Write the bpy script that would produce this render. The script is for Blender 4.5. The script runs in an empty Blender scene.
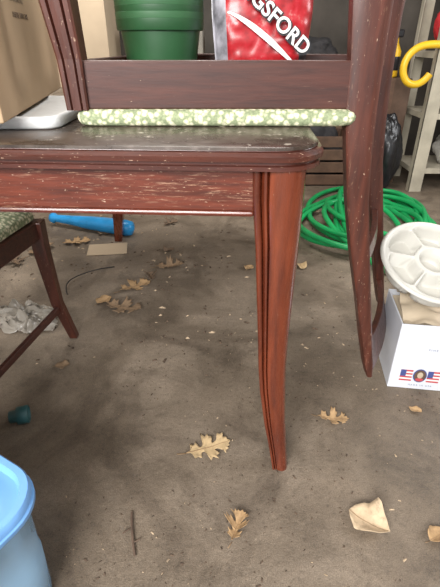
import bpy, bmesh, math, random
from mathutils import Vector, Matrix, noise
random.seed(7)
S=bpy.context.scene
S.view_settings.view_transform='Standard'
C=bpy.context.collection

# ---------------------------------------------------------------- materials
def newmat(name):
    m=bpy.data.materials.new(name); m.use_nodes=True
    nt=m.node_tree; b=nt.nodes['Principled BSDF']
    return m,nt,b
def coords(nt,scale=(1,1,1),rot=(0,0,0)):
    tc=nt.nodes.new('ShaderNodeTexCoord'); mp=nt.nodes.new('ShaderNodeMapping')
    mp.inputs['Scale'].default_value=scale; mp.inputs['Rotation'].default_value=rot
    nt.links.new(tc.outputs['Object'],mp.inputs['Vector']); return mp.outputs['Vector']
def noisen(nt,vec,scale,detail=4,rough=.55,dist=0):
    n=nt.nodes.new('ShaderNodeTexNoise'); n.inputs['Scale'].default_value=scale
    n.inputs['Detail'].default_value=detail; n.inputs['Roughness'].default_value=rough
    n.inputs['Distortion'].default_value=dist
    nt.links.new(vec,n.inputs['Vector']); return n.outputs['Fac']
def ramp(nt,fac,stops):
    r=nt.nodes.new('ShaderNodeValToRGB'); e=r.color_ramp.elements
    while len(e)<len(stops): e.new(.5)
    for i,(p,c) in enumerate(stops):
        e[i].position=p; e[i].color=(c[0],c[1],c[2],1) if hasattr(c,'__len__') else (c,c,c,1)
    nt.links.new(fac,r.inputs['Fac']); return r.outputs['Color']
def mix(nt,fac,a,b,mode='MIX'):
    m=nt.nodes.new('ShaderNodeMix'); m.data_type='RGBA'; m.blend_type=mode
    for sock,v in ((m.inputs[0],fac),(m.inputs[6],a),(m.inputs[7],b)):
        if hasattr(v,'links') or hasattr(v,'is_linked'): nt.links.new(v,sock)
        elif hasattr(v,'__len__'): sock.default_value=(v[0],v[1],v[2],1)
        else: sock.default_value=v
    return m.outputs[2]
def mul(nt,a,b):
    s=nt.nodes.new('ShaderNodeMath'); s.operation='MULTIPLY'; nt.links.new(a,s.inputs[0]); nt.links.new(b,s.inputs[1]); return s.outputs[0]
def bump(nt,b,h,strength=.3,dist=.01):
    n=nt.nodes.new('ShaderNodeBump'); n.inputs['Strength'].default_value=strength
    n.inputs['Distance'].default_value=dist
    nt.links.new(h,n.inputs['Height']); nt.links.new(n.outputs['Normal'],b.inputs['Normal'])
def plain(name,col,rough=.5,var=.12,metal=0,scale=12,bmp=0,trans=0):
    m,nt,b=newmat(name); v=coords(nt)
    n=noisen(nt,v,scale)
    lo=[c*(1-var) for c in col]; hi=[min(1,c*(1+var)) for c in col]
    nt.links.new(ramp(nt,n,[(.3,lo),(.7,hi)]),b.inputs['Base Color'])
    b.inputs['Roughness'].default_value=rough; b.inputs['Metallic'].default_value=metal
    if bmp: bump(nt,b,noisen(nt,v,scale*3),bmp)
    if trans: b.inputs['Transmission Weight'].default_value=trans
    return m
def wood(name,stretch,dark,light,scr=.56,scrcol=(.42,.24,.15),rough=.3,coat=.3,amt=.85,gscale=9,patchlo=.45,chip=.70):
    m,nt,b=newmat(name)
    v=coords(nt,stretch)
    g=noisen(nt,v,gscale,6,.6,.4)
    base=ramp(nt,g,[(.3,dark),(.7,light)])
    v2=coords(nt,tuple(s*1.3 for s in stretch))
    s=noisen(nt,v2,22,8,.75)
    patch=noisen(nt,coords(nt,tuple(max(.5,min(2,q*.3)) for q in stretch)),9,3)
    f=mul(nt,ramp(nt,s,[(scr,0),(scr+.06,1)]),ramp(nt,patch,[(patchlo,0.0),(patchlo+.18,amt)]))
    c=mix(nt,f,base,scrcol)
    chips=ramp(nt,noisen(nt,coords(nt,tuple(min(3,q) for q in stretch)),120,3,.6),[(chip,0),(chip+.03,.8)])
    c=mix(nt,chips,c,(.46,.32,.23))
    nt.links.new(c,b.inputs['Base Color'])
    nt.links.new(ramp(nt,s,[(.3,rough*.8),(.7,rough*1.7)]),b.inputs['Roughness'])
    b.inputs['Specular IOR Level'].default_value=.4
    b.inputs['Coat Weight'].default_value=coat; b.inputs['Coat Roughness'].default_value=.14
    bump(nt,b,s,.10,.002)
    return m
W_X=wood('mahogany_horizontal',(.8,8,12),(.052,.011,.006),(.140,.029,.014),scr=.55,patchlo=.46,scrcol=(.38,.22,.14),amt=.8,chip=.675,coat=.35)
W_EDGE=wood('mahogany_edge',(.8,6,8),(.036,.010,.007),(.088,.022,.013),scr=.54,patchlo=.49,scrcol=(.33,.21,.15),rough=.27,amt=.8,chip=.67,coat=.5)
W_Z=wood('mahogany_vertical',(6,6,.6),(.066,.013,.006),(.175,.036,.013),scr=.64,rough=.22,gscale=7,coat=.6,chip=.72)
W_CH=wood('mahogany_chair',(.8,8,10),(.036,.012,.009),(.076,.023,.015),scr=.60,rough=.36,coat=.15,amt=.3,patchlo=.55,chip=.73)
W_CHZ=wood('mahogany_chair_vertical',(7,7,.8),(.040,.012,.008),(.095,.026,.015),scr=.59,rough=.34,coat=.2,amt=.6,patchlo=.52,chip=.685)
m,nt,b=newmat('table_top_glare_chips'); v=coords(nt,(1,1.6,1))
n=noisen(nt,v,10,6,.7)
c=ramp(nt,n,[(.35,(.028,.018,.013)),(.58,(.065,.045,.033)),(.72,(.15,.12,.10))])
sp=ramp(nt,noisen(nt,coords(nt),38,4,.7),[(.63,0),(.68,.85)])  # whitish spots: glare painted into the colour, along with bright chips
nt.links.new(mix(nt,sp,c,(.45,.40,.34)),b.inputs['Base Color'])
nt.links.new(ramp(nt,n,[(.3,.16),(.7,.45)]),b.inputs['Roughness'])
TOPM=m
m,nt,b=newmat('green_brocade'); v=coords(nt,(1,1,1.0))
vo=nt.nodes.new('ShaderNodeTexVoronoi'); vo.inputs['Scale'].default_value=95; nt.links.new(v,vo.inputs['Vector'])
pat=ramp(nt,vo.outputs['Distance'],[(.25,(.74,.71,.52)),(.42,(.52,.53,.35)),(.60,(.25,.29,.17))])
wv=noisen(nt,coords(nt,(1,1,1)),230,3)
nt.links.new(mix(nt,.45,pat,ramp(nt,wv,[(.35,.5),(.65,1.5)]),'MULTIPLY'),b.inputs['Base Color'])
b.inputs['Roughness'].default_value=.85; bump(nt,b,wv,.4,.002)
BROC=m
m,nt,b=newmat('dirty_concrete'); v=coords(nt)
n1=noisen(nt,v,1.9,5,.6,.8); n2=noisen(nt,v,5,8,.72,.5); n3=noisen(nt,v,90,5,.75); n4=noisen(nt,v,420,2,.6); n5=noisen(nt,coords(nt,(1,1,1),(0,0,1)),2.6,6,.7,1.2)
c1=ramp(nt,n1,[(.30,(.105,.079,.055)),(.48,(.175,.136,.099)),(.68,(.265,.212,.160))])
c1=mix(nt,ramp(nt,n5,[(.50,0),(.62,.6)]),c1,(.085,.063,.045))
c2=mix(nt,.8,c1,ramp(nt,n2,[(.30,.50),(.44,.85),(.58,1.08),(.70,1.45)]),'MULTIPLY')
c3=mix(nt,.7,c2,ramp(nt,n3,[(.30,.35),(.42,.92),(.62,1.1),(.74,1.8)]),'MULTIPLY')
c4=mix(nt,.6,c3,ramp(nt,n4,[(.3,.5),(.5,1.0),(.72,1.6)]),'MULTIPLY')
nt.links.new(c4,b.inputs['Base Color'])
nt.links.new(ramp(nt,n2,[(.3,.42),(.7,.8)]),b.inputs['Roughness'])
bump(nt,b,n3,.45,.006)
FLOORM=m
CARD=plain('cardboard',(.40,.28,.17),.85,.10,scale=5)
CARD2=plain('cardboard_light',(.46,.36,.25),.85,.08,scale=5)
WALLM=plain('painted_drywall',(.40,.37,.33),.9,.1,scale=2)
DARKW=plain('dark_panelling',(.07,.06,.05),.9,.4,scale=3)
FOAM=plain('white_foam',(.66,.67,.67),.7,.05,scale=20,bmp=.1)
POTG=plain('green_plastic',(.020,.075,.028),.4,.15)
POTG2=plain('green_plastic_pale',(.035,.11,.045),.45,.15)
HOSE=plain('hose_green',(.008,.31,.09),.4,.25,scale=6)
m,nt,b=newmat('red_film'); n=noisen(nt,coords(nt,(1,1,1)),22,5,.65)
nt.links.new(ramp(nt,n,[(.3,(.08,.005,.010)),(.48,(.33,.012,.016)),(.60,(.42,.02,.03)),(.72,(.50,.24,.22))]),b.inputs['Base Color']); b.inputs['Roughness'].default_value=.3; RED=m
SILV=plain('silver_film',(.26,.25,.28),.3,.7,scale=25)
NAVY=plain('navy_film',(.02,.025,.10),.35,.3)
WHITE=plain('white_print',(.70,.70,.68),.5,.03)
BLACK=plain('black_plastic',(.012,.012,.014),.3,.4)
BLKCL=plain('dark_cloth',(.03,.028,.03),.8,.4)
GREYM=plain('shelf_enamel',(.40,.36,.28),.5,.2,scale=8)
YEL=plain('yellow_plastic',(.76,.45,.02),.35,.1)
REDC=plain('red_cloth',(.45,.015,.02),.8,.4,scale=20)
BLUE=plain('blue_plastic',(.02,.26,.58),.3,.2)
TEAL=plain('teal_plastic',(.02,.08,.085),.5,.2)
BOXW=plain('white_carton',(.60,.62,.67),.6,.04,scale=4)
m,nt,b=newmat('tray_plastic'); b.inputs['Roughness'].default_value=.4; TRAYM=m
nt.links.new(ramp(nt,noisen(nt,coords(nt),6),[(.3,(.50,.485,.44)),(.7,(.55,.54,.50))]),b.inputs['Base Color'])
CREAM=plain('cream_paper',(.44,.36,.26),.8,.15)
FLAGR=plain('flag_red',(.45,.06,.07),.6,.05); FLAGB=plain('flag_blue',(.05,.07,.22),.6,.05)
BINL=plain('bin_lid_blue',(.16,.36,.70),.3,.06)
BINB=plain('bin_body_blue',(.36,.56,.74),.2,.05,trans=.45)
STEEL=plain('dull_steel',(.35,.35,.36),.4,.2,metal=.8)
TWIG=plain('twig_bark',(.10,.065,.045),.9,.3,scale=60)
DEB=plain('debris_brown',(.09,.06,.04),.9,.6,scale=80)
DEB2=plain('debris_pale',(.40,.30,.2),.9,.4,scale=80)
LEAF=[]
for i,c in enumerate([(.36,.23,.115),(.22,.145,.085),(.46,.33,.18),(.15,.10,.065),(.50,.38,.25)]):
    m,nt,b=newmat('dry_leaf_%d'%i); v=coords(nt)
    n=noisen(nt,v,60,5,.65)
    nt.links.new(ramp(nt,n,[(.28,[q*.55 for q in c]),(.47,c),(.7,[min(1,q*1.2) for q in c])]),b.inputs['Base Color'])
    b.inputs['Roughness'].default_value=.8; bump(nt,b,n,.3,.003); LEAF.append(m)
VEIN=plain('leaf_vein',(.27,.17,.09),.8,.1)
m,nt,b=newmat('clear_plastic_film')
b.inputs['Base Color'].default_value=(.38,.34,.29,1); b.inputs['Roughness'].default_value=.3; b.inputs['Transmission Weight'].default_value=.4
bump(nt,b,noisen(nt,coords(nt),30),.6,.01); FILM=m

# ---------------------------------------------------------------- mesh helpers
def obj(name,verts,faces,mat,smooth=True,bevel=0,sub=0,seg=2):
    me=bpy.data.meshes.new(name); me.from_pydata([tuple(v) for v in verts],[],faces)
    bm=bmesh.new(); bm.from_mesh(me); bmesh.ops.recalc_face_normals(bm,faces=bm.faces); bm.to_mesh(me); bm.free()
    o=bpy.data.objects.new(name,me); C.objects.link(o)
    for mm in (mat if isinstance(mat,list) else [mat]): me.materials.append(mm)
    if smooth:
        for p in me.polygons: p.use_smooth=True
    if bevel:
        md=o.modifiers.new('b','BEVEL'); md.width=bevel; md.segments=seg; md.limit_method='ANGLE'; md.angle_limit=math.radians(35)
    if sub:
        md=o.modifiers.new('s','SUBSURF'); md.levels=sub; md.render_levels=sub
    return o
def loft(name,rings,mat,cap=True,closed=False,**k):
    n=len(rings[0]); V=[p for r in rings for p in r]; F=[]
    R=len(rings)
    for i in range(R-1 if not closed else R):
        a=i*n; c=((i+1)%R)*n
        for j in range(n):
            F.append((a+j,a+(j+1)%n,c+(j+1)%n,c+j))
    if cap and not closed:
        F.append(tuple(range(n))[::-1]); F.append(tuple((R-1)*n+j for j in range(n)))
    return obj(name,V,F,mat,**k)
def box(name,lo,hi,mat,bevel=.003,yaw=0,pivot=None,smooth=False):
    x0,y0,z0=lo;x1,y1,z1=hi
    V=[Vector(p) for p in [(x0,y0,z0),(x1,y0,z0),(x1,y1,z0),(x0,y1,z0),(x0,y0,z1),(x1,y0,z1),(x1,y1,z1),(x0,y1,z1)]]
    if yaw:
        pv=Vector(pivot if pivot else ((x0+x1)/2,(y0+y1)/2,0)); M=Matrix.Rotation(yaw,3,'Z')
        V=[M@(p-pv)+pv for p in V]
    return obj(name,V,[(0,3,2,1),(4,5,6,7),(0,1,5,4),(1,2,6,5),(2,3,7,6),(3,0,4,7)],mat,smooth=smooth,bevel=bevel)
def lathe(name,prof,mat,loc,seg=48,M=None,closed=False,**k):
    rings=[]
    for r,z in prof:
        ring=[]
        for j in range(seg):
            a=2*math.pi*j/seg; p=Vector((r*math.cos(a),r*math.sin(a),z))
            if M: p=M@p
            ring.append(p+Vector(loc))
        rings.append(ring)
    return loft(name,rings,mat,cap=not closed,closed=closed,**k)
def tube(name,pts,r,mat,cyclic=False,res=4):
    cu=bpy.data.curves.new(name,'CURVE'); cu.dimensions='3D'; cu.bevel_depth=r; cu.bevel_resolution=res; cu.use_fill_caps=True
    sp=cu.splines.new('NURBS'); sp.points.add(len(pts)-1)
    for i,p in enumerate(pts): sp.points[i].co=(p[0],p[1],p[2],1)
    sp.use_endpoint_u=not cyclic; sp.use_cyclic_u=cyclic; sp.order_u=4; sp.resolution_u=6
    o=bpy.data.objects.new(name,cu); C.objects.link(o); cu.materials.append(mat)
    dg=bpy.context.evaluated_depsgraph_get(); me=bpy.data.meshes.new_from_object(o.evaluated_get(dg))
    bpy.data.objects.remove(o); 
    for p in me.polygons: p.use_smooth=True
    o=bpy.data.objects.new(name,me); C.objects.link(o)
    if not me.materials: me.materials.append(mat)
    return o
def group(name,parts,loc):
    e=bpy.data.objects.new(name,None); C.objects.link(e); e.location=loc; e.empty_display_size=.1
    bpy.context.view_layer.update()
    for p in parts:
        p.parent=e; p.matrix_parent_inverse=e.matrix_world.inverted()
    return e
def text(name,body,size,M,mat,ext=.0008,off=0):
    cu=bpy.data.curves.new(name,'FONT'); cu.body=body; cu.size=size; cu.extrude=ext; cu.align_x='CENTER'; cu.align_y='CENTER'
    cu.offset=off
    o=bpy.data.objects.new(name,cu); C.objects.link(o); cu.materials.append(mat)
    dg=bpy.context.evaluated_depsgraph_get(); me=bpy.data.meshes.new_from_object(o.evaluated_get(dg))
    bpy.data.objects.remove(o); o=bpy.data.objects.new(name,me); C.objects.link(o)
    me.transform(M); return o
def rrect(w,d,r,seg=8):
    pts=[]
    for cx,cy,a0 in ((w/2-r,d/2-r,0),(-w/2+r,d/2-r,90),(-w/2+r,-d/2+r,180),(w/2-r,-d/2+r,270)):
        for i in range(seg+1):
            a=math.radians(a0+90*i/seg); pts.append((cx+r*math.cos(a),cy+r*math.sin(a)))
    return pts
def quadring(p,hx,hy,ux=Vector((1,0,0)),uy=Vector((0,1,0))):
    p=Vector(p); return [p-ux*hx-uy*hy,p+ux*hx-uy*hy,p+ux*hx+uy*hy,p-ux*hx+uy*hy]
def split(o,deg):
    md=o.modifiers.new('e','EDGE_SPLIT'); md.split_angle=math.radians(deg)

# ---------------------------------------------------------------- room shell
def wallbox(n,lo,hi,m): return box(n,lo,hi,m,bevel=0)
wallbox('floor',(-2.8,-2.2,-.1),(3.0,4.1,0),FLOORM)
wallbox('wall_back',(-2.8,4.0,0),(3.0,4.1,2.5),DARKW)
wallbox('wall_left',(-2.9,-2.2,0),(-2.8,4.1,2.5),WALLM)
wallbox('wall_right',(3.0,-2.2,0),(3.1,4.1,2.5),WALLM)
wallbox('ceiling',(-2.9,-1.2,2.5),(3.1,4.1,2.6),WALLM)

# ---------------------------------------------------------------- dining table
TR=-math.radians(3.2)
TP=Vector((.172,.700,0))
RM=Matrix.Rotation(TR,3,'Z')
def T(x,y,z): return RM@Vector((x,y,z))+TP
TW,TD=.80,1.40
parts=[]
outline=rrect(TW,TD,.075,10)
prof=[(.014,.7165),(.004,.7175),(.004,.7245),(.009,.726),(.009,.730),(.001,.732),(-.0,.7405),(.004,.7465),(.010,.7475),(.012,.7525),(.03,.7535)]
def ring(inset,z):
    return [T(-TW/2+x*(1-2*inset/TW),TD/2+y*(1-2*inset/TD),z) for x,y in outline]
rs=[ring(i,z) for i,z in prof]
parts.append(loft('edge_moulding',rs,W_EDGE)); split(parts[-1],40)
parts.append(loft('top_surface',[ring(.009,.7490),ring(.0095,.7535),ring(.012,.7545)],TOPM)); split(parts[-1],40)
def tb(n,a,b_,mat,bev=.003):
    V=[T(*p) for p in [(a[0],a[1],a[2]),(b_[0],a[1],a[2]),(b_[0],b_[1],a[2]),(a[0],b_[1],a[2]),(a[0],a[1],b_[2]),(b_[0],a[1],b_[2]),(b_[0],b_[1],b_[2]),(a[0],b_[1],b_[2])]]
    return obj(n,V,[(0,3,2,1),(4,5,6,7),(0,1,5,4),(1,2,6,5),(2,3,7,6),(3,0,4,7)],mat,smooth=False,bevel=bev)
parts.append(tb('apron_front',(-.70,.030,.641),(-.115,.050,.7167),W_X))
parts.append(tb('apron_bead',(-.70,.024,.633),(-.115,.052,.643),W_X,.004))
parts.append(tb('apron_right',(-.065,.11,.645),(-.045,TD-.11,.7167),W_X))
parts.append(tb('apron_left',(-.755,.11,.645),(-.735,TD-.11,.7167),W_X))
parts.append(tb('apron_back',(-.70,TD-.05,.645),(-.10,TD-.03,.7167),W_X))
LEGP=[(.7167,.052,.142,.085),(.66,.054,.1425,.082),(.578,.062,.143,.075),(.47,.069,.141,.066),(.357,.0765,.1395,.056),(.28,.081,.140,.050),(.2215,.0865,.143,.045),(.13,.1005,.149,.040),(.06,.115,.156,.037),(.0,.126,.162,.036)]
def leg(name,mir,bx,by,ydir):
    rings=[]; pts=[]
    for i in range(len(LEGP)-1):
        for k in range(4):
            t=k/4; pts.append([LEGP[i][q]*(1-t)+LEGP[i+1][q]*t for q in range(4)])
    pts.append(list(LEGP[-1]))
    for z,l,r,d in pts:
        w=r-l; cx=(l+r)/2-.142
        yo=-.036*max(0,(1-z/.35))**2 if z<.35 else 0
        prof=[(-.5,.5),(-.5,-.40),(-.485,-.48),(-.45,-.51),(-.39,-.51),(-.355,-.47),(-.335,-.36),(-.315,-.47),(-.28,-.52),(-.235,-.52),(-.21,-.47),(-.195,-.40),(-.175,-.50),(-.05,-.56),(.10,-.585),(.25,-.56),(.38,-.48),(.47,-.34),(.52,-.10),(.52,.2),(.5,.5)]
        rings.append([T(bx+(cx+px*w)*mir,by+(py*d+yo)*ydir,z) for px,py in prof])
    o=loft(name,rings,W_Z,smooth=True); split(o,50); return o
parts.append(leg('leg_1',1,-.030,.062,1))
parts.append(leg('leg_2',-1,-.770,.062,1))
parts.append(leg('leg_3',1,-.030,TD-.062,-1))
parts.append(leg('leg_4',-1,-.770,TD-.062,-1))
group('dining_table',parts,T(-.4,.75,0))

def beam(name,a,b_,h,t,mat,bev=.004):
    a=Vector(a);b_=Vector(b_); d=(b_-a).normalized(); up=Vector((0,0,1)); s=d.cross(up).normalized(); u=s.cross(d)
    rg=[[p-s*t/2-u*h/2,p+s*t/2-u*h/2,p+s*t/2+u*h/2,p-s*t/2+u*h/2] for p in (a,b_)]
    return loft(name,rg,mat,smooth=False,bevel=bev)
# upturned chair
A=Vector((-.272,.925,0));B=Vector((.270,.925,0));Cc=Vector((.405,1.29,0));D=Vector((-.17,1.36,0))
parts=[]
ztab=.7545
cen=(A+B+Cc+D)/4
def seatring(off,z):
    P=[A+Vector((.026,0,0)),B+Vector((-.040,0,0)),Cc+Vector((-.04,0,0)),D]; out=[]
    segs=[]
    for i in range(4):
        p0=P[i-1];p=P[i];p1=P[(i+1)%4]
        q=p+(p-cen).normalized()*off
        a=(p0-p).normalized(); b_=(p1-p).normalized(); r=.03
        segs.append([(q+a*r)*(1-t)**2+q*2*t*(1-t)+(q+b_*r)*t*t for t in (0,.25,.5,.75,1)])
    for i in range(4):
        out+=segs[i]
        e0=segs[i][-1]; e1=segs[(i+1)%4][0]
        for k in range(1,16): out.append(e0+(e1-e0)*k/16)
    return [Vector((p.x,p.y,z)) for p in out]
parts.append(loft('seat_cushion',[seatring(-.05,ztab+.0005),seatring(.030,ztab+.0006),seatring(.039,ztab+.004),seatring(.043,ztab+.011),seatring(.044,ztab+.018),seatring(.040,ztab+.025),seatring(.030,ztab+.030),seatring(-.01,ztab+.031)],BROC))
split(parts[-1],50)
zr0,zr1=ztab+.029,.868
zm=(zr0+zr1)/2;hh=zr1-zr0
def rail(n,p,q,h=hh,z=None):
    z=zm if z is None else z
    return beam(n,(p.x,p.y,z),(q.x,q.y,z),h,.024,W_CH)
parts+= [rail('side_rail_1',A,B),rail('back_rail',B,Cc),rail('side_rail_2',Cc,D),rail('front_rail',D,A)]
ins=[p+(cen-p)*.03 for p in (A,B,Cc,D)]
parts.append(loft('seat_board',[[Vector((p.x,p.y,.786)) for p in ins],[Vector((p.x,p.y,.798)) for p in ins]],W_CH,smooth=False))
def fleg(n,P,sx,sy):
    rings=[]
    for z,o,w in ((ztab+.029,0,.021),(.87,-.002,.0225),(.96,-.010,.027),(1.1,-.012,.026),(1.22,-.02,.020)):
        base=Vector((P.x+sx*o,P.y+sy*o*.5,z)); rg=[]
        for px,py in [(-1,1),(-1,-.85),(-.85,-1),(-.55,-1),(-.45,-.72),(-.35,-1),(.0,-1.04),(.35,-1),(.45,-.72),(.55,-1),(.85,-1),(1,-.85),(1,1)]:
            rg.append(base+Vector((px*w,py*w,0)))
        rings.append(rg)
    return loft(n,rings,W_CHZ,smooth=False)
parts.append(fleg('leg_1',A,1,1)); parts.append(fleg('leg_2',D,1,-1))
PP=[(1.22,.262,.325),(1.10,.240,.309),(.96,.230,.301),(.868,.2395,.301),(.782,.243,.303),(.707,.2535,.3075),(.6026,.2706,.318),(.485,.2965,.340),(.353,.3305,.366),(.24,.358,.388),(.16,.379,.404),(.120,.3925,.408)]
def post(n,dx,dy,mat=W_CHZ):
    rings=[]; pts=[]
    for i in range(len(PP)-1):
        for k in range(3):
            t=k/3; pts.append([PP[i][q]*(1-t)+PP[i+1][q]*t for q in range(3)])
    pts.append(list(PP[-1]))
    for z,l,r in pts:
        w=r-l; cx=(l+r)/2; rg=[]
        for px,py in [(-.5,1),(-.5,-.75),(-.38,-1),(-.1,-1.08),(.2,-1.02),(.38,-.9),(.5,-.6),(.5,1)]:
            rg.append(Vector((cx+px*w+dx,.925+py*.017+dy,z)))
        rings.append(rg)
    o=loft(n,rings,mat,smooth=True); split(o,40); return o
parts.append(post('back_post_1',0,0)); parts.append(post('back_post_2',Cc.x-B.x+.012,Cc.y-B.y))
def crest(n,z0,z1,x0,x1,bow):
    rings=[]
    for i in range(17):
        t=i/16; b_=math.sin(math.pi*t)*bow
        p=Vector(((Cc.x-B.x+.012)*t+b_*.93,(Cc.y-B.y)*t+.925-b_*.3,0)); 
        rings.append([p+Vector((x0-.008,0,z0)),p+Vector((x0+.010,0,z0)),p+Vector((x1+.010,0,z1)),p+Vector((x1-.008,0,z1))])
    return loft(n,rings,W_CHZ,smooth=False,bevel=.003)
parts.append(crest('crest_rail',.128,.22,.402,.376,.02))
parts.append(crest('mid_rail',.42,.46,.328,.322,.012))
group('dining_chair',parts,(0,1.1,ztab))

# upright chair at left
parts=[]
P1=Vector((-.545,1.235,0));P2=Vector((-.62,.80,0));P3=Vector((-1.05,.86,0));P4=Vector((-.98,1.29,0))
P=[P1,P2,P3,P4]; cen2=(P1+P2+P3+P4)/4
def sr2(off,z): return [Vector((p.x,p.y,z))+((p-cen2).normalized()*off) for p in P]
parts.append(loft('seat_cushion',[sr2(-.01,.438),sr2(.0,.444),sr2(-.003,.465),sr2(-.03,.476),sr2(-.12,.480)],BROC,bevel=.004))
for i,n in enumerate(['side_rail_1','front_rail','side_rail_2','back_rail']):
    p=P[i];q=P[(i+1)%4]
    parts.append(beam(n,(p.x,p.y,.41),(q.x,q.y,.41),.055,.022,W_CH))
for i,p in enumerate(P):
    out=(p-cen2).normalized()
    rg=[quadring(p+Vector((0,0,.437)),.021,.021),quadring(p+Vector((0,0,.34)),.020,.020),quadring(p+out*.012+Vector((0,0,.15)),.016,.016),quadring(p+out*.045,.0135,.0135)]
    parts.append(loft('leg_%d'%(i+1),rg,W_CHZ,smooth=False,bevel=.003))
parts.append(beam('stretcher_1',(P1.x+.012,P1.y,.13),(P2.x+.010,P2.y,.13),.024,.014,W_CH))
parts.append(beam('stretcher_2',(P3.x-.01,P3.y,.13),(P4.x-.01,P4.y,.13),.024,.014,W_CH))
for i,p in enumerate((P3,P4)):
    rg=[quadring(p+Vector((0,0,.437)),.020,.018),quadring(p+Vector((-.03,0,.65)),.018,.016),quadring(p+Vector((-.10,0,.95)),.014,.015)]
    parts.append(loft('back_post_%d'%(i+1),rg,W_CHZ,smooth=False,bevel=.003))
parts.append(beam('crest_rail',(P3.x-.095,P3.y,.90),(P4.x-.095,P4.y,.90),.08,.02,W_CH))
group('dining_chair',parts,cen2)

# ---------------------------------------------------------------- things on table
ZS=ztab+.0005
fo=rrect(.30,.36,.03,5)
def fr(i,z,cx=-.452,cy=1.045): return [Vector((cx+x*(1-i),cy+y*(1-i),z)) for x,y in fo]
loft('foam_tray',[fr(.03,ZS),fr(0,ZS+.004),fr(0,ZS+.018),fr(.015,ZS+.022),fr(.06,ZS+.022),fr(.08,ZS+.016)],FOAM)
zb=ZS+.0225
parts=[]
bl=[Vector((-.365,.79,0)),Vector((-.465,1.42,0)),Vector((-.95,1.34,0)),Vector((-.85,.72,0))]
parts.append(loft('carton_body',[[Vector((p.x,p.y,zb)) for p in bl],[Vector((p.x,p.y,zb+.42)) for p in bl]],CARD,smooth=False,bevel=.003))
ex=(bl[1]-bl[0]).normalized(); nrm=Vector((ex.y,-ex.x,0))
M=Matrix(((ex.x,0,nrm.x,0),(ex.y,0,nrm.y,0),(0,1,0,0),(0,0,0,1)))
INK=plain('carton_ink',(.22,.16,.11),.8,.1)
M1=M.copy(); M1.translation=bl[0]+ex*.26+nrm*.0005+Vector((0,0,zb+.195)); parts.append(text('print_1','9 CASSEROLE',.022,M1,INK,.0003))
M1=M.copy(); M1.translation=bl[0]+ex*.28+nrm*.0005+Vector((0,0,zb+.165)); parts.append(text('print_2','HANDLE WITH CARE',.014,M1,INK,.0003))
group('cardboard_box',parts,cen)

# nested pots
parts=[]
px,py,pz=-.130,1.125,.7985
for i in range(8):
    z=pz+i*.0115
    pr=[(.070,z),(.086,z+.118),(.0925,z+.119),(.094,z+.121),(.095,z+.140),(.093,z+.1415),(.090,z+.140),(.084,z+.118),(.068,z+.004)]
    parts.append(lathe('pot_%d'%(i+1),pr,[POTG,POTG2][i%2 if i else 0],(px,py,0))); split(parts[-1],40)
group('nursery_pots',parts,(px,py,pz))

# charcoal bag
def pillow(name,cx,cy,z0,w,h,d,mats,rot=0,tilt=0,matfn=None,seed=0,rough=.006):
    nu,nv=48,52; V=[];F=[]
    def sh(u,v,side):
        e=(1-abs(2*u-1)**4)*(1-abs(2*v-1)**6)
        dd=d/2*max(0,e)**.6
        x=(u-.5)*w*(1-.05*math.cos(2*math.pi*v)); z=v*h
        p=Vector((x*3,side,z*3))*3+Vector((seed,0,0))
        nn=noise.noise(p*1.5)*rough*2+abs(noise.noise(p*4))*rough
        return Vector((x,side*(dd+nn*(1 if e>.05 else 0)),z))
    for side in (-1,1):
        for j in range(nv+1):
            for i in range(nu+1):
                V.append(sh(i/nu,j/nv,side))
    n=(nu+1)*(nv+1); mi=[]
    for s in (0,1):
        for j in range(nv):
            for i in range(nu):
                a=s*n+j*(nu+1)+i; F.append((a,a+1,a+nu+2,a+nu+1)); mi.append(matfn(i/nu,j/nv) if matfn else 0)
    M=Matrix.Rotation(rot,3,'Z')@Matrix.Rotation(tilt,3,'X')
    V=[M@v+Vector((cx,cy,z0)) for v in V]
    o=obj(name,V,F,mats)
    for p,mm in zip(o.data.polygons,mi): p.material_index=mm
    bm=bmesh.new(); bm.from_mesh(o.data); bmesh.ops.remove_doubles(bm,verts=bm.verts,dist=.0008); bm.to_mesh(o.data); bm.free()
    return o
def bagm(u,v):
    if u<.13-.05*v: return 1
    if v<.09: return 2
    if u>.86 and v<.22: return 3
    return 0
bag=pillow('bag_body',.090,1.10,.7985,.205,.36,.10,[RED,SILV,NAVY,BLACK,WHITE],rot=.05,tilt=-.06,matfn=bagm,seed=3)
parts=[bag]
def bagM(x,z,y=-.064,roll=0):
    return Matrix.Translation((.090+x,1.10+y,.7985+z))@Matrix.Rotation(.05,4,'Z')@Matrix.Rotation(math.radians(90-3),4,'X')@Matrix.Rotation(roll,4,'Z')
sw=[]
for i in range(25):
    t=i/24; x=-.075+.155*t; z=.150-.105*t**1.3; th_=.006*math.sin(math.pi*t)+.0012
    y=-.0595+.012*abs(2*t-1)**3
    c_=Vector((.090+x,1.10+y,.7985+z)); sw.append([c_+Vector((0,0,-th_)),c_+Vector((0,-.0015,-th_)),c_+Vector((0,-.0015,th_)),c_+Vector((0,0,th_))])
parts.append(loft('print_sweep',sw,WHITE,smooth=False))
parts.append(text('lettering_outline','KINGSFORD',.040,bagM(.008,.150,-.0615,-.70),BLACK,.001,.0022))  # dark outline printed around the white letters
parts.append(text('lettering','KINGSFORD',.039,bagM(.007,.1515,-.0640,-.70),WHITE,.001,.0007))
group('charcoal_bag',parts,(.095,1.10,.7985))

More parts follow.
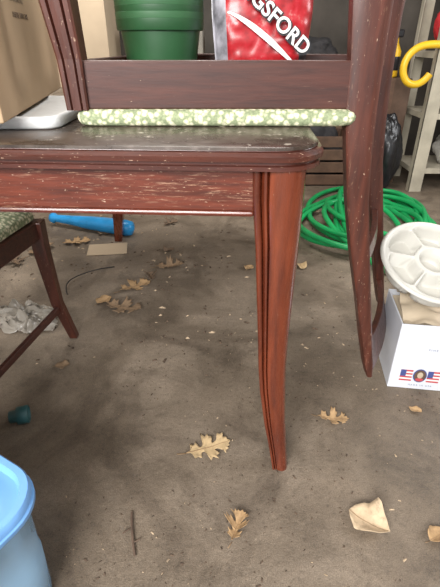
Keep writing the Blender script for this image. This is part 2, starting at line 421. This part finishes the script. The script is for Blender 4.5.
# ---------------------------------------------------------------- white carton with tray at right
parts=[]
by=-math.radians(8); bp=Vector((.500,1.005,0)); BM=Matrix.Rotation(by,3,'Z')
def Bx(x,y,z): return BM@Vector((x,y,z))+bp
bw,bd,bh=.36,.20,.225; th=.004
def bb(n,a,c,mat,bev=.001):
    V=[Bx(*p) for p in [(a[0],a[1],a[2]),(c[0],a[1],a[2]),(c[0],c[1],a[2]),(a[0],c[1],a[2]),(a[0],a[1],c[2]),(c[0],a[1],c[2]),(c[0],c[1],c[2]),(a[0],c[1],c[2])]]
    return obj(n,V,[(0,3,2,1),(4,5,6,7),(0,1,5,4),(1,2,6,5),(2,3,7,6),(3,0,4,7)],mat,smooth=False,bevel=bev)
parts+=[bb('side_front',(0,0,0.001),(bw,th,bh),BOXW),bb('side_back',(0,bd-th,0.001),(bw,bd,bh),BOXW),bb('side_left',(0,th,0.001),(th,bd-th,bh),BOXW),bb('side_right',(bw-th,th,.001),(bw,bd-th,bh),BOXW),bb('base',(th,th,.001),(bw-th,bd-th,.005),BOXW)]
parts.append(bb('contents',(.008,.008,.006),(bw-.008,bd-.008,bh-.012),CREAM,.01))
V=[];F=[];n=20
for j in range(n+1):
    for i in range(n+1):
        u=i/n;v=j/n; q=Vector((u*4,v*4,1))
        V.append(Bx(.012+u*(bw-.03),.014+v*(bd-.03),bh-.01+.05*v+.018*noise.noise(q*1.5)))
for j in range(n):
    for i in range(n):
        a0=j*(n+1)+i; F.append((a0,a0+1,a0+n+2,a0+n+1))
parts.append(obj('liner',V,F,CREAM))
def flag(x,z,w=.034,h=.040,n='flag'):
    o=[]
    for k in range(7):
        o.append(bb(n+'_stripe_%d'%k,(x,-.0008,z+k*h/7),(x+w,0.0,z+(k+1)*h/7),FLAGR if k%2==0 else WHITE,0))
    o.append(bb(n+'_canton',(x,-.0014,z+3*h/7),(x+w*.45,-.0007,z+h),FLAGB,0))
    return o
parts+=flag(.028,.030,n='flag_a'); parts+=flag(.104,.030,n='flag_b')
def disc(n,cx,cz,rx,rz,y,mat):
    c=[Bx(cx+rx*math.cos(a*math.pi/12),y,cz+rz*math.sin(a*math.pi/12)) for a in range(24)]
    return loft(n,[c,[p+Vector((0,-.0007,0)) for p in c]],mat,smooth=False)
BRW=plain('brown_paint',(.12,.065,.04),.6,.3)
DBR=plain('brown_carton',(.10,.06,.04),.85,.3)
parts.append(disc('medallion',.083,.052,.019,.024,-.001,FLAGB))
parts.append(disc('medallion_centre',.083,.052,.016,.021,-.0018,DBR))
parts.append(disc('medallion_face',.083,.055,.008,.011,-.0026,CREAM))
parts.append(disc('medallion_collar',.083,.039,.011,.006,-.0026,FLAGR))
GREYP=plain('grey_print',(.25,.28,.37),.6,.05)
def MBt(x,z): return Matrix.Translation(Bx(x,-.0008,z))@Matrix.Rotation(by,4,'Z')@Matrix.Rotation(math.pi/2,4,'X')
parts.append(text('print','F I N E',.009,MBt(.10,.145),GREYP,.0004))
parts.append(text('print_line','M A D E   I N   U S A',.0075,MBt(.09,.016),GREYP,.0004))
group('carton_box',parts,bp)
R=.150; nr,na=50,240; V=[];F=[]
def ss(e0,e1,x):
    x=max(0,min(1,(x-e0)/(e1-e0))); return x*x*(3-2*x)
def trz(r,a):
    t=r/R
    if t>.93: return .003-.006*ss(.96,1,t)
    cup=1-ss(.25,.28,t)
    s=abs(((a/(2*math.pi)*6+.2)%1)-.5)*2
    halfw=.036/max(t,.05)*6/math.pi*.5
    seg=1-ss(1-halfw*1.7,1-halfw*1.0,s)
    out=1-ss(.83,.88,t+.10*s**4)
    inn=ss(.35,.39,t-.06*s**4)
    return -.050*max(cup,inn*out*seg)
for i in range(nr+1):
    for j in range(na):
        r=R*i/nr; a=2*math.pi*j/na; V.append(Vector((r*math.cos(a),r*math.sin(a),trz(r,a))))
for i in range(nr):
    for j in range(na):
        F.append((i*na+j,i*na+(j+1)%na,(i+1)*na+(j+1)%na,(i+1)*na+j))
MT=Matrix.Translation((.600,1.115,.366))@Matrix.Rotation(math.radians(25),4,'X')@Matrix.Rotation(math.radians(3),4,'Y')
V=[MT@v for v in V]
o=obj('party_tray',V,F,TRAYM); md=o.modifiers.new('s','SOLIDIFY'); md.thickness=.002

# ---------------------------------------------------------------- storage bin lower-left
parts=[]
bc=Vector((-.546,.418,0)); byaw=-math.radians(30); BR=Matrix.Rotation(byaw,3,'Z')
def br(w,d,r,z): return [BR@Vector((x,y,z))+bc for x,y in rrect(w,d,r,8)]
lw,ld=.44,.34
parts.append(loft('body',[br(lw-.045,ld-.045,.05,.001),br(lw-.035,ld-.035,.055,.01),br(lw-.026,ld-.026,.06,.12),br(lw-.030,ld-.030,.06,.124),br(lw-.024,ld-.024,.06,.245),br(lw-.012,ld-.012,.065,.25),br(lw-.012,ld-.012,.065,.272)],BINB)); split(parts[-1],50)
parts.append(loft('lid',[br(lw,ld,.075,.258),br(lw+.006,ld+.006,.075,.262),br(lw+.006,ld+.006,.075,.270),br(lw+.001,ld+.001,.075,.272),br(lw+.001,ld+.001,.075,.284),br(lw-.006,ld-.006,.07,.289),br(lw-.026,ld-.026,.065,.289),br(lw-.036,ld-.036,.06,.276),br(lw-.10,ld-.10,.05,.276),br(lw-.115,ld-.115,.05,.285)],BINL)); split(parts[-1],50)
group('storage_bin',parts,bc)

# ---------------------------------------------------------------- garden hose
pts=[]
N=10*14
for i in range(N):
    t=i/14*2*math.pi; k=i/N
    ax=.27+.09*math.sin(i*.31)+.05*math.cos(k*17); ay=.45+.12*math.sin(i*.17+1)
    cx=.83+.07*math.sin(k*11); cy=2.34+.10*math.cos(k*9)
    pts.append((cx+ax*math.cos(t)+.125*(cy+ay*math.sin(t)-2.36),cy+ay*math.sin(t),.017+.05*(.5+.5*math.sin(i*.77))*min(1,k*3)))
pts+= [(1.10,2.0,.05),(1.15,1.75,.018),(1.0,1.6,.018),(.95,1.45,.018)]
tube('garden_hose',pts,.0140,HOSE)

# ---------------------------------------------------------------- floor litter
OAK=[(0,.012),(.09,.035),(.15,.10),(.13,.21),(.21,.165),(.27,.225),(.29,.13),(.315,.075),(.36,.075),(.41,.13),(.44,.25),(.42,.38),(.50,.30),(.57,.38),(.575,.27),(.66,.25),(.60,.16),(.595,.10),(.64,.08),(.70,.11),(.755,.19),(.77,.29),(.82,.205),(.89,.21),(.86,.13),(.94,.115),(.93,.06),(1.0,.0)]
ROUND=[(0,.01),(.03,.10),(.08,.20),(.16,.30),(.27,.37),(.38,.40),(.50,.40),(.62,.36),(.74,.29),(.84,.20),(.92,.11),(1,.0)]
def leafobj(x,y,size,rot,mat,kind='oak',curl=.25,stem=True,wid=1.,seed=0):
    base=OAK if kind=='oak' else ROUND
    rnd=random.Random(seed)
    # densify outline
    def side(jit):
        pts=[(a,b_) for a,b_ in base]
        pts=[(a+rnd.uniform(-jit,jit) if 0<i<len(pts)-1 else a,b_*rnd.uniform(.88,1.12)) for i,(a,b_) in enumerate(pts)]
        out=[]
        for i in range(len(pts)-1):
            for k in range(3):
                t=k/3; out.append((pts[i][0]*(1-t)+pts[i+1][0]*t,pts[i][1]*(1-t)+pts[i+1][1]*t))
        out.append(pts[-1]); return out
    U=side(.012);L=side(.012); n=len(U); bend=rnd.uniform(-.25,.25)
    tw=rnd.uniform(-1,1); ph=rnd.uniform(0,6)
    fr_=[1,.66,.33,0,.33,.66,1]
    V=[];F=[]
    mono=[]; cur=0
    for i in range(n):
        cur=i/(n-1); mono.append(cur)
    for i in range(n):
        mx=mono[i]*.96
        for c in range(7):
            O=L if c<3 else U; sg=-1 if c<3 else 1
            f=fr_[c]; ox,oy=O[i]
            xx=mx+(ox-mx)*f**1.0; yy=sg*oy*f*wid
            z=.02+curl*(1.1*abs(yy)**1.5*(1+.7*math.sin(xx*4+ph+sg*tw))+.5*(xx-.5)**2+.25*abs(yy)*max(0,math.sin(xx*7+ph)))+.03*noise.noise(Vector((xx*3+seed,yy*3,seed)))
            V.append(Vector((xx-.5,yy+bend*(xx-.5)**2,max(0,z))))
    k=7
    for i in range(n-1):
        for j in range(k-1):
            F.append((i*k+j,i*k+j+1,(i+1)*k+j+1,(i+1)*k+j))
    nb=len(F); b0=len(V)
    if stem:
        for q,(sx,sy) in enumerate([(-.49,bend*.25),(-.60,.02+bend*.3),(-.70,.05+bend*.4)]):
            V+= [Vector((sx,sy-.010,.02)),Vector((sx,sy+.010,.02))]
        F+= [(b0,b0+1,b0+3,b0+2),(b0+2,b0+3,b0+5,b0+4)]
    b1=len(V); idx=list(range(0,n,3))
    for i in idx:
        c0=V[i*k+3]; ww=.009*(1-.7*i/n)
        V+= [c0+Vector((0,-ww,.007)),c0+Vector((0,ww,.007))]
    for i in range(len(idx)-1): F.append((b1+2*i,b1+2*i+1,b1+2*i+3,b1+2*i+2))
    M=Matrix.Rotation(rot,3,'Z')
    V=[M@(v*size)+Vector((x,y,.0015)) for v in V]
    o=obj('dried_leaf',V,F,[mat,VEIN])
    for q in o.data.polygons:
        if q.index>=nb: q.material_index=1
    md=o.modifiers.new('s','SOLIDIFY'); md.thickness=.0007; md.offset=1
    return o
K='oak';Rr='round'
LV=[(-.028,.775,.118,.35,2,K,.22,1.0),(.309,.873,.085,-.15,0,K,.5,.9),(.036,.565,.072,1.2,0,K,1.1,1.0),(.318,.572,.088,-.6,4,Rr,1.1,.95),
    (-.357,1.617,.14,.6,0,K,.5,1),(-.372,1.443,.15,-.3,1,K,.5,1),(-.229,1.81,.13,.2,1,K,.5,1),(-.73,2.08,.14,.3,0,K,.5,1),
    (-.88,1.98,.15,1.0,1,K,.8,1),(-.52,2.32,.10,2,2,K,.7,1),(.13,1.79,.055,1,0,Rr,.8,1),(.37,1.80,.055,2,2,Rr,.8,1),
    (-.50,1.10,.045,.3,1,Rr,.7,1),(.545,.905,.035,2.5,0,Rr,.7,.8),(.455,.545,.05,.5,0,Rr,.8,1),(-1.05,2.06,.15,1.4,3,K,.8,1),(-.28,2.35,.1,.9,3,K,.7,1),(-.95,1.85,.13,2.2,3,K,.8,1),(-.46,1.50,.07,.9,0,Rr,.8,1),(-.25,1.98,.06,.9,3,Rr,.8,1),(-.62,2.20,.10,2.6,1,K,.9,1),(-.30,1.70,.08,1.9,3,K,1,1)]
for i,(x,y,s,r,mi,kd,cl,wd) in enumerate(LV):
    leafobj(x,y,s,r,LEAF[mi],kd,cl,seed=i*3+1,wid=wd,stem=(i%2==0 or i<2))
def debris(name,cnt,sizes,mat,seed,zone):
    V=[];F=[]; rnd=random.Random(seed)
    while len(V)<cnt*5:
        x=rnd.uniform(zone[0],zone[1]); y=rnd.uniform(zone[2],zone[3])
        if noise.noise(Vector((x*3.5,y*3.5,seed)))<rnd.uniform(-.35,.35): continue
        s=rnd.choice(sizes)*rnd.uniform(.5,1.1); L=s*rnd.uniform(1,3.0); a=rnd.uniform(0,6.3); b0=len(V)
        d=Vector((math.cos(a),math.sin(a),0)); e=Vector((-d.y,d.x,0)); p=Vector((x,y,.0006))
        V+= [p-d*L-e*s,p+d*L-e*s*.6,p+d*L*.8+e*s,p-d*L*.7+e*s,p+Vector((0,0,s*1.1))]
        F+= [(b0,b0+1,b0+4),(b0+1,b0+2,b0+4),(b0+2,b0+3,b0+4),(b0+3,b0,b0+4),(b0+3,b0+2,b0+1,b0)]
    return obj(name,V,F,mat,smooth=False)
d1=[debris('grit_near',1300,[.0005,.0007,.0009,.0013,.002],DEB,5,(-.35,.7,.42,1.3)),debris('grit_far',900,[.0012,.002,.003,.0045],DEB,6,(-1.2,.9,1.1,2.6)),
    debris('chips_near',130,[.0009,.0014,.002],DEB2,8,(-.35,.7,.42,1.3)),debris('chips_far',200,[.002,.003,.005],DEB2,9,(-1.2,.9,1.1,2.6))]
group('floor_debris',d1,(0,1,0))
tw=[tube('twig_main',[(-.193,.597,.004),(-.190,.575,.006),(-.184,.55,.005),(-.178,.525,.006),(-.171,.503,.004)],.0026,TWIG),
    tube('twig_side',[(-.188,.56,.005),(-.197,.555,.006),(-.203,.548,.006)],.0014,TWIG),
    tube('twig_side_b',[(-.180,.53,.005),(-.170,.532,.006),(-.166,.537,.006)],.0014,TWIG)]
group('twig',tw,(-.18,.55,0))
tube('wire_scrap',[(-.62,1.55,.003),(-.66,1.62,.02),(-.60,1.70,.02),(-.55,1.78,.004),(-.48,1.80,.004)],.0022,BLACK)
box('cardboard_scrap',(-.65,1.93,.001),(-.46,2.06,.006),CARD2,yaw=.15)
d=Vector((.46,-.16,0)).normalized(); M3=Matrix((( -d.y,0,d.x),(d.x,0,d.y),(0,1,0)))
lathe('plastic_bat',[(.003,-.25),(.026,-.248),(.029,-.23),(.020,-.215),(.026,-.12),(.036,0.0),(.041,.12),(.042,.22),(.036,.25),(.012,.262),(.002,.264)],BLUE,(-.70,2.25,.043),24,M3)
a=Vector((.8,.25,0)).normalized(); M4=Matrix(((-a.y,0,a.x),(a.x,0,a.y),(0,1,0)))
lathe('hose_cap',[(.004,-.03),(.016,-.03),(.017,-.012),(.024,-.010),(.024,.018),(.020,.02),(.020,.0),(.004,.0)],TEAL,(-.535,.865,.0245),28,M4)
V=[];F=[];n=44
for j in range(n+1):
    for i in range(n+1):
        u=i/n-.5;v=j/n-.5; q=Vector((u*5,v*5,2.3))
        h=(.015+abs(noise.noise(q*1.4))*.07)*(1-(max(abs(u),abs(v))*2)**3)+abs(noise.noise(q*3.5))*.018
        V.append(Vector((-.745+u*.28+noise.noise(q)*.06,1.37+v*.16+noise.noise(q+Vector((9,0,0)))*.05,max(.002,h+.002))))
for j in range(n):
    for i in range(n):
        a0=j*(n+1)+i; F.append((a0,a0+1,a0+n+2,a0+n+1))
o=obj('plastic_sheet',V,F,FILM,smooth=True); split(o,40)

# ---------------------------------------------------------------- background clutter
parts=[]
sx0,sx1,sy0,sy1=1.28,2.2,2.95,3.35
for k,(x,y) in enumerate([(sx0,sy0),(sx1,sy0),(sx0,sy1),(sx1,sy1)]):
    sgx=1 if x==sx0 else -1; sgy=1 if y==sy0 else -1
    parts.append(box('upright_%d_face'%k,(min(x,x+sgx*.085),min(y,y+sgy*.006),0),(max(x,x+sgx*.085),max(y,y+sgy*.006),1.7),GREYM,.001))
    parts.append(box('upright_%d_side'%k,(min(x,x+sgx*.006),min(y,y+sgy*.05),0),(max(x,x+sgx*.006),max(y,y+sgy*.05),1.7),GREYM,.001))
for k,z in enumerate((.12,.46,.80,1.3)):
    parts.append(box('shelf_%d'%k,(sx0+.007,sy0+.007,z),(sx1-.007,sy1-.007,z+.035),GREYM,.002))
group('shelving_unit',parts,((sx0+sx1)/2,3.15,0))
def blob(name,c,s,mat,seed=0,amp=.18,flat=True):
    bm=bmesh.new(); bmesh.ops.create_icosphere(bm,subdivisions=5,radius=1)
    for v in bm.verts:
        p=v.co.copy(); f=1+amp*noise.noise(p*1.5+Vector((seed,0,0)))*2+amp*.6*abs(noise.noise(p*4+Vector((seed,5,0))))+amp*.3*abs(noise.noise(p*9+Vector((seed,5,0))))
        v.co=Vector((p.x*f*s[0],p.y*f*s[1],max(-1,p.z*f*1.1)*s[2] if flat else p.z*f*s[2]))
    me=bpy.data.meshes.new(name); bm.to_mesh(me); bm.free(); me.materials.append(mat)
    for q in me.polygons: q.use_smooth=True
    o=bpy.data.objects.new(name,me); C.objects.link(o); o.location=(c[0],c[1],c[2]+s[2]); return o
blob('red_jacket',(1.46,3.13,.836),(.13,.12,.16),REDC,2)
blob('black_tote',(1.86,3.15,.836),(.14,.12,.15),BLKCL,5)
blob('garbage_bag',(1.10,3.04,0),(.10,.08,.22),BLACK,8,.15)
blob('folded_tarp',(1.6,3.13,.496),(.18,.11,.09),BLKCL,4)
blob('white_grocery_bag',(1.62,3.13,.156),(.14,.11,.12),plain('white_bag',(.38,.36,.32),.5,.2),9)
def carton(name,lo,hi,mat,yaw=0,tape=None):
    o=box('carton_shell',lo,hi,mat,.004,yaw)
    cx=(lo[0]+hi[0])/2;cy=(lo[1]+hi[1])/2
    t=box('tape_strip',(cx-.03,lo[1]-.001,lo[2]+.01),(cx+.03,hi[1]+.001,hi[2]+.0012),tape or CARD2,0,yaw,(cx,cy,0))
    return group(name,[o,t],(cx,cy,lo[2]))
carton('cardboard_box',(.97,3.17,0),(1.25,3.47,.68),DBR,tape=BRW)
hk=[(1.40,2.93,.858),(1.33,2.93,.872),(1.24,2.93,.878),(1.15,2.93,.868),(1.095,2.93,.815),(1.080,2.93,.75),(1.105,2.93,.685),(1.16,2.93,.655),(1.22,2.93,.672),(1.25,2.93,.72)]
tube('yellow_hook',hk,.021,YEL)
parts=[lathe('bottle',[(.01,0),(.042,.0),(.047,.01),(.047,.15),(.022,.20),(.020,.235)],YEL,(1.13,3.27,.6825),24),
       box('trigger_head',(1.075,3.24,.91),(1.17,3.30,.955),BLACK,.008),box('trigger_lever',(1.075,3.26,.865),(1.09,3.28,.912),BLACK,.003),
       lathe('label_band',[(.0482,.04),(.0485,.041),(.0485,.12),(.0482,.121)],BLACK,(1.13,3.27,.6825),24)]
group('spray_bottle',parts,(1.13,3.27,.6825))
parts=[]
for k in range(4):
    parts.append(box('slat_front_%d'%k,(.46,3.08,.01+k*.085),(.90,3.095,.08+k*.085),BRW,.003))
    parts.append(box('slat_left_%d'%k,(.46,3.097,.01+k*.085),(.475,3.40,.08+k*.085),BRW,.003))
    parts.append(box('slat_right_%d'%k,(.885,3.097,.01+k*.085),(.90,3.40,.08+k*.085),BRW,.003))
parts.append(box('back',(.46,3.40,.0),(.90,3.415,.335),BRW,.003)); parts.append(box('base',(.475,3.097,.0),(.885,3.40,.012),BRW,0))
parts.append(blob('rags',(.68,3.25,.013),(.17,.13,.19),BLKCL,21,.2))
group('wooden_crate',parts,(.68,3.25,0))
carton('cardboard_box',(.46,3.50,0),(.92,3.95,.72),plain('mid_carton',(.20,.13,.08),.85,.2),tape=BRW)
blob('dark_duffel_bag',(.68,3.70,.722),(.18,.13,.09),BLKCL,12)
carton('cardboard_box',(-1.10,2.75,0),(-.62,3.20,1.25),CARD2,.05)
carton('cardboard_box',(-.50,2.95,0),(-.10,3.35,.95),plain('grey_carton',(.22,.20,.17),.8,.2),tape=DBR)
carton('cardboard_box',(-.02,3.0,0),(.38,3.4,.93),CARD)
bk=lathe('bucket_shell',[(.01,.935),(.10,.935),(.13,1.2),(.135,1.2),(.135,1.215),(.125,1.215),(.098,.945)],BLUE,(.20,3.2,-.0035),32)
hd=tube('bucket_handle',[(.068,3.2,1.20),(.075,3.10,1.16),(.2,3.055,1.10),(.325,3.10,1.16),(.332,3.2,1.20)],.004,STEEL)
group('blue_bucket',[bk,hd],(.20,3.2,.9315))
carton('cardboard_box',(.96,3.55,0),(1.24,3.95,.62),DBR,tape=BRW)
blob('white_plastic_bag',(1.10,3.74,.6225),(.11,.10,.16),FOAM,15,.3)
carton('cardboard_box',(-1.7,3.3,0),(-1.2,3.8,.8),DBR)
carton('cardboard_box',(-.52,3.45,0),(-.02,3.9,.5),DBR)

# ---------------------------------------------------------------- light
def area(n,loc,rot,sx,sy,e,col=(1,1,1)):
    l=bpy.data.lights.new(n,'AREA'); l.shape='RECTANGLE'; l.size=sx; l.size_y=sy; l.energy=e; l.color=col
    o=bpy.data.objects.new(n,l); C.objects.link(o); o.location=loc; o.rotation_euler=rot; return o
area('garage_door_daylight',(-.9,-1.7,1.85),(math.radians(66),0,math.radians(-22)),1.7,1.0,185,(1,.985,.96))
area('unseen_right_fill',(2.7,1.2,1.7),(math.radians(70),0,math.radians(90)),1.2,.9,44,(.97,.98,1))  # unseen fill light from the right; that wall has no window
area('unseen_overhead_fill',(-.3,1.9,2.42),(0,0,0),1.8,.9,58,(1,.97,.92))  # unseen overhead fill light, no fixture modelled
w=bpy.data.worlds.new('World'); S.world=w; w.use_nodes=True
w.node_tree.nodes['Background'].inputs[0].default_value=(.96,.97,1,1); w.node_tree.nodes['Background'].inputs[1].default_value=1.2

cam=bpy.data.cameras.new('Camera'); cam.sensor_fit='VERTICAL'; cam.sensor_height=24; cam.lens=18.03
co=bpy.data.objects.new('Camera',cam); C.objects.link(co); co.location=(0,0,.902); co.rotation_euler=(math.radians(60),0,0)
cam.clip_start=.02; S.camera=co
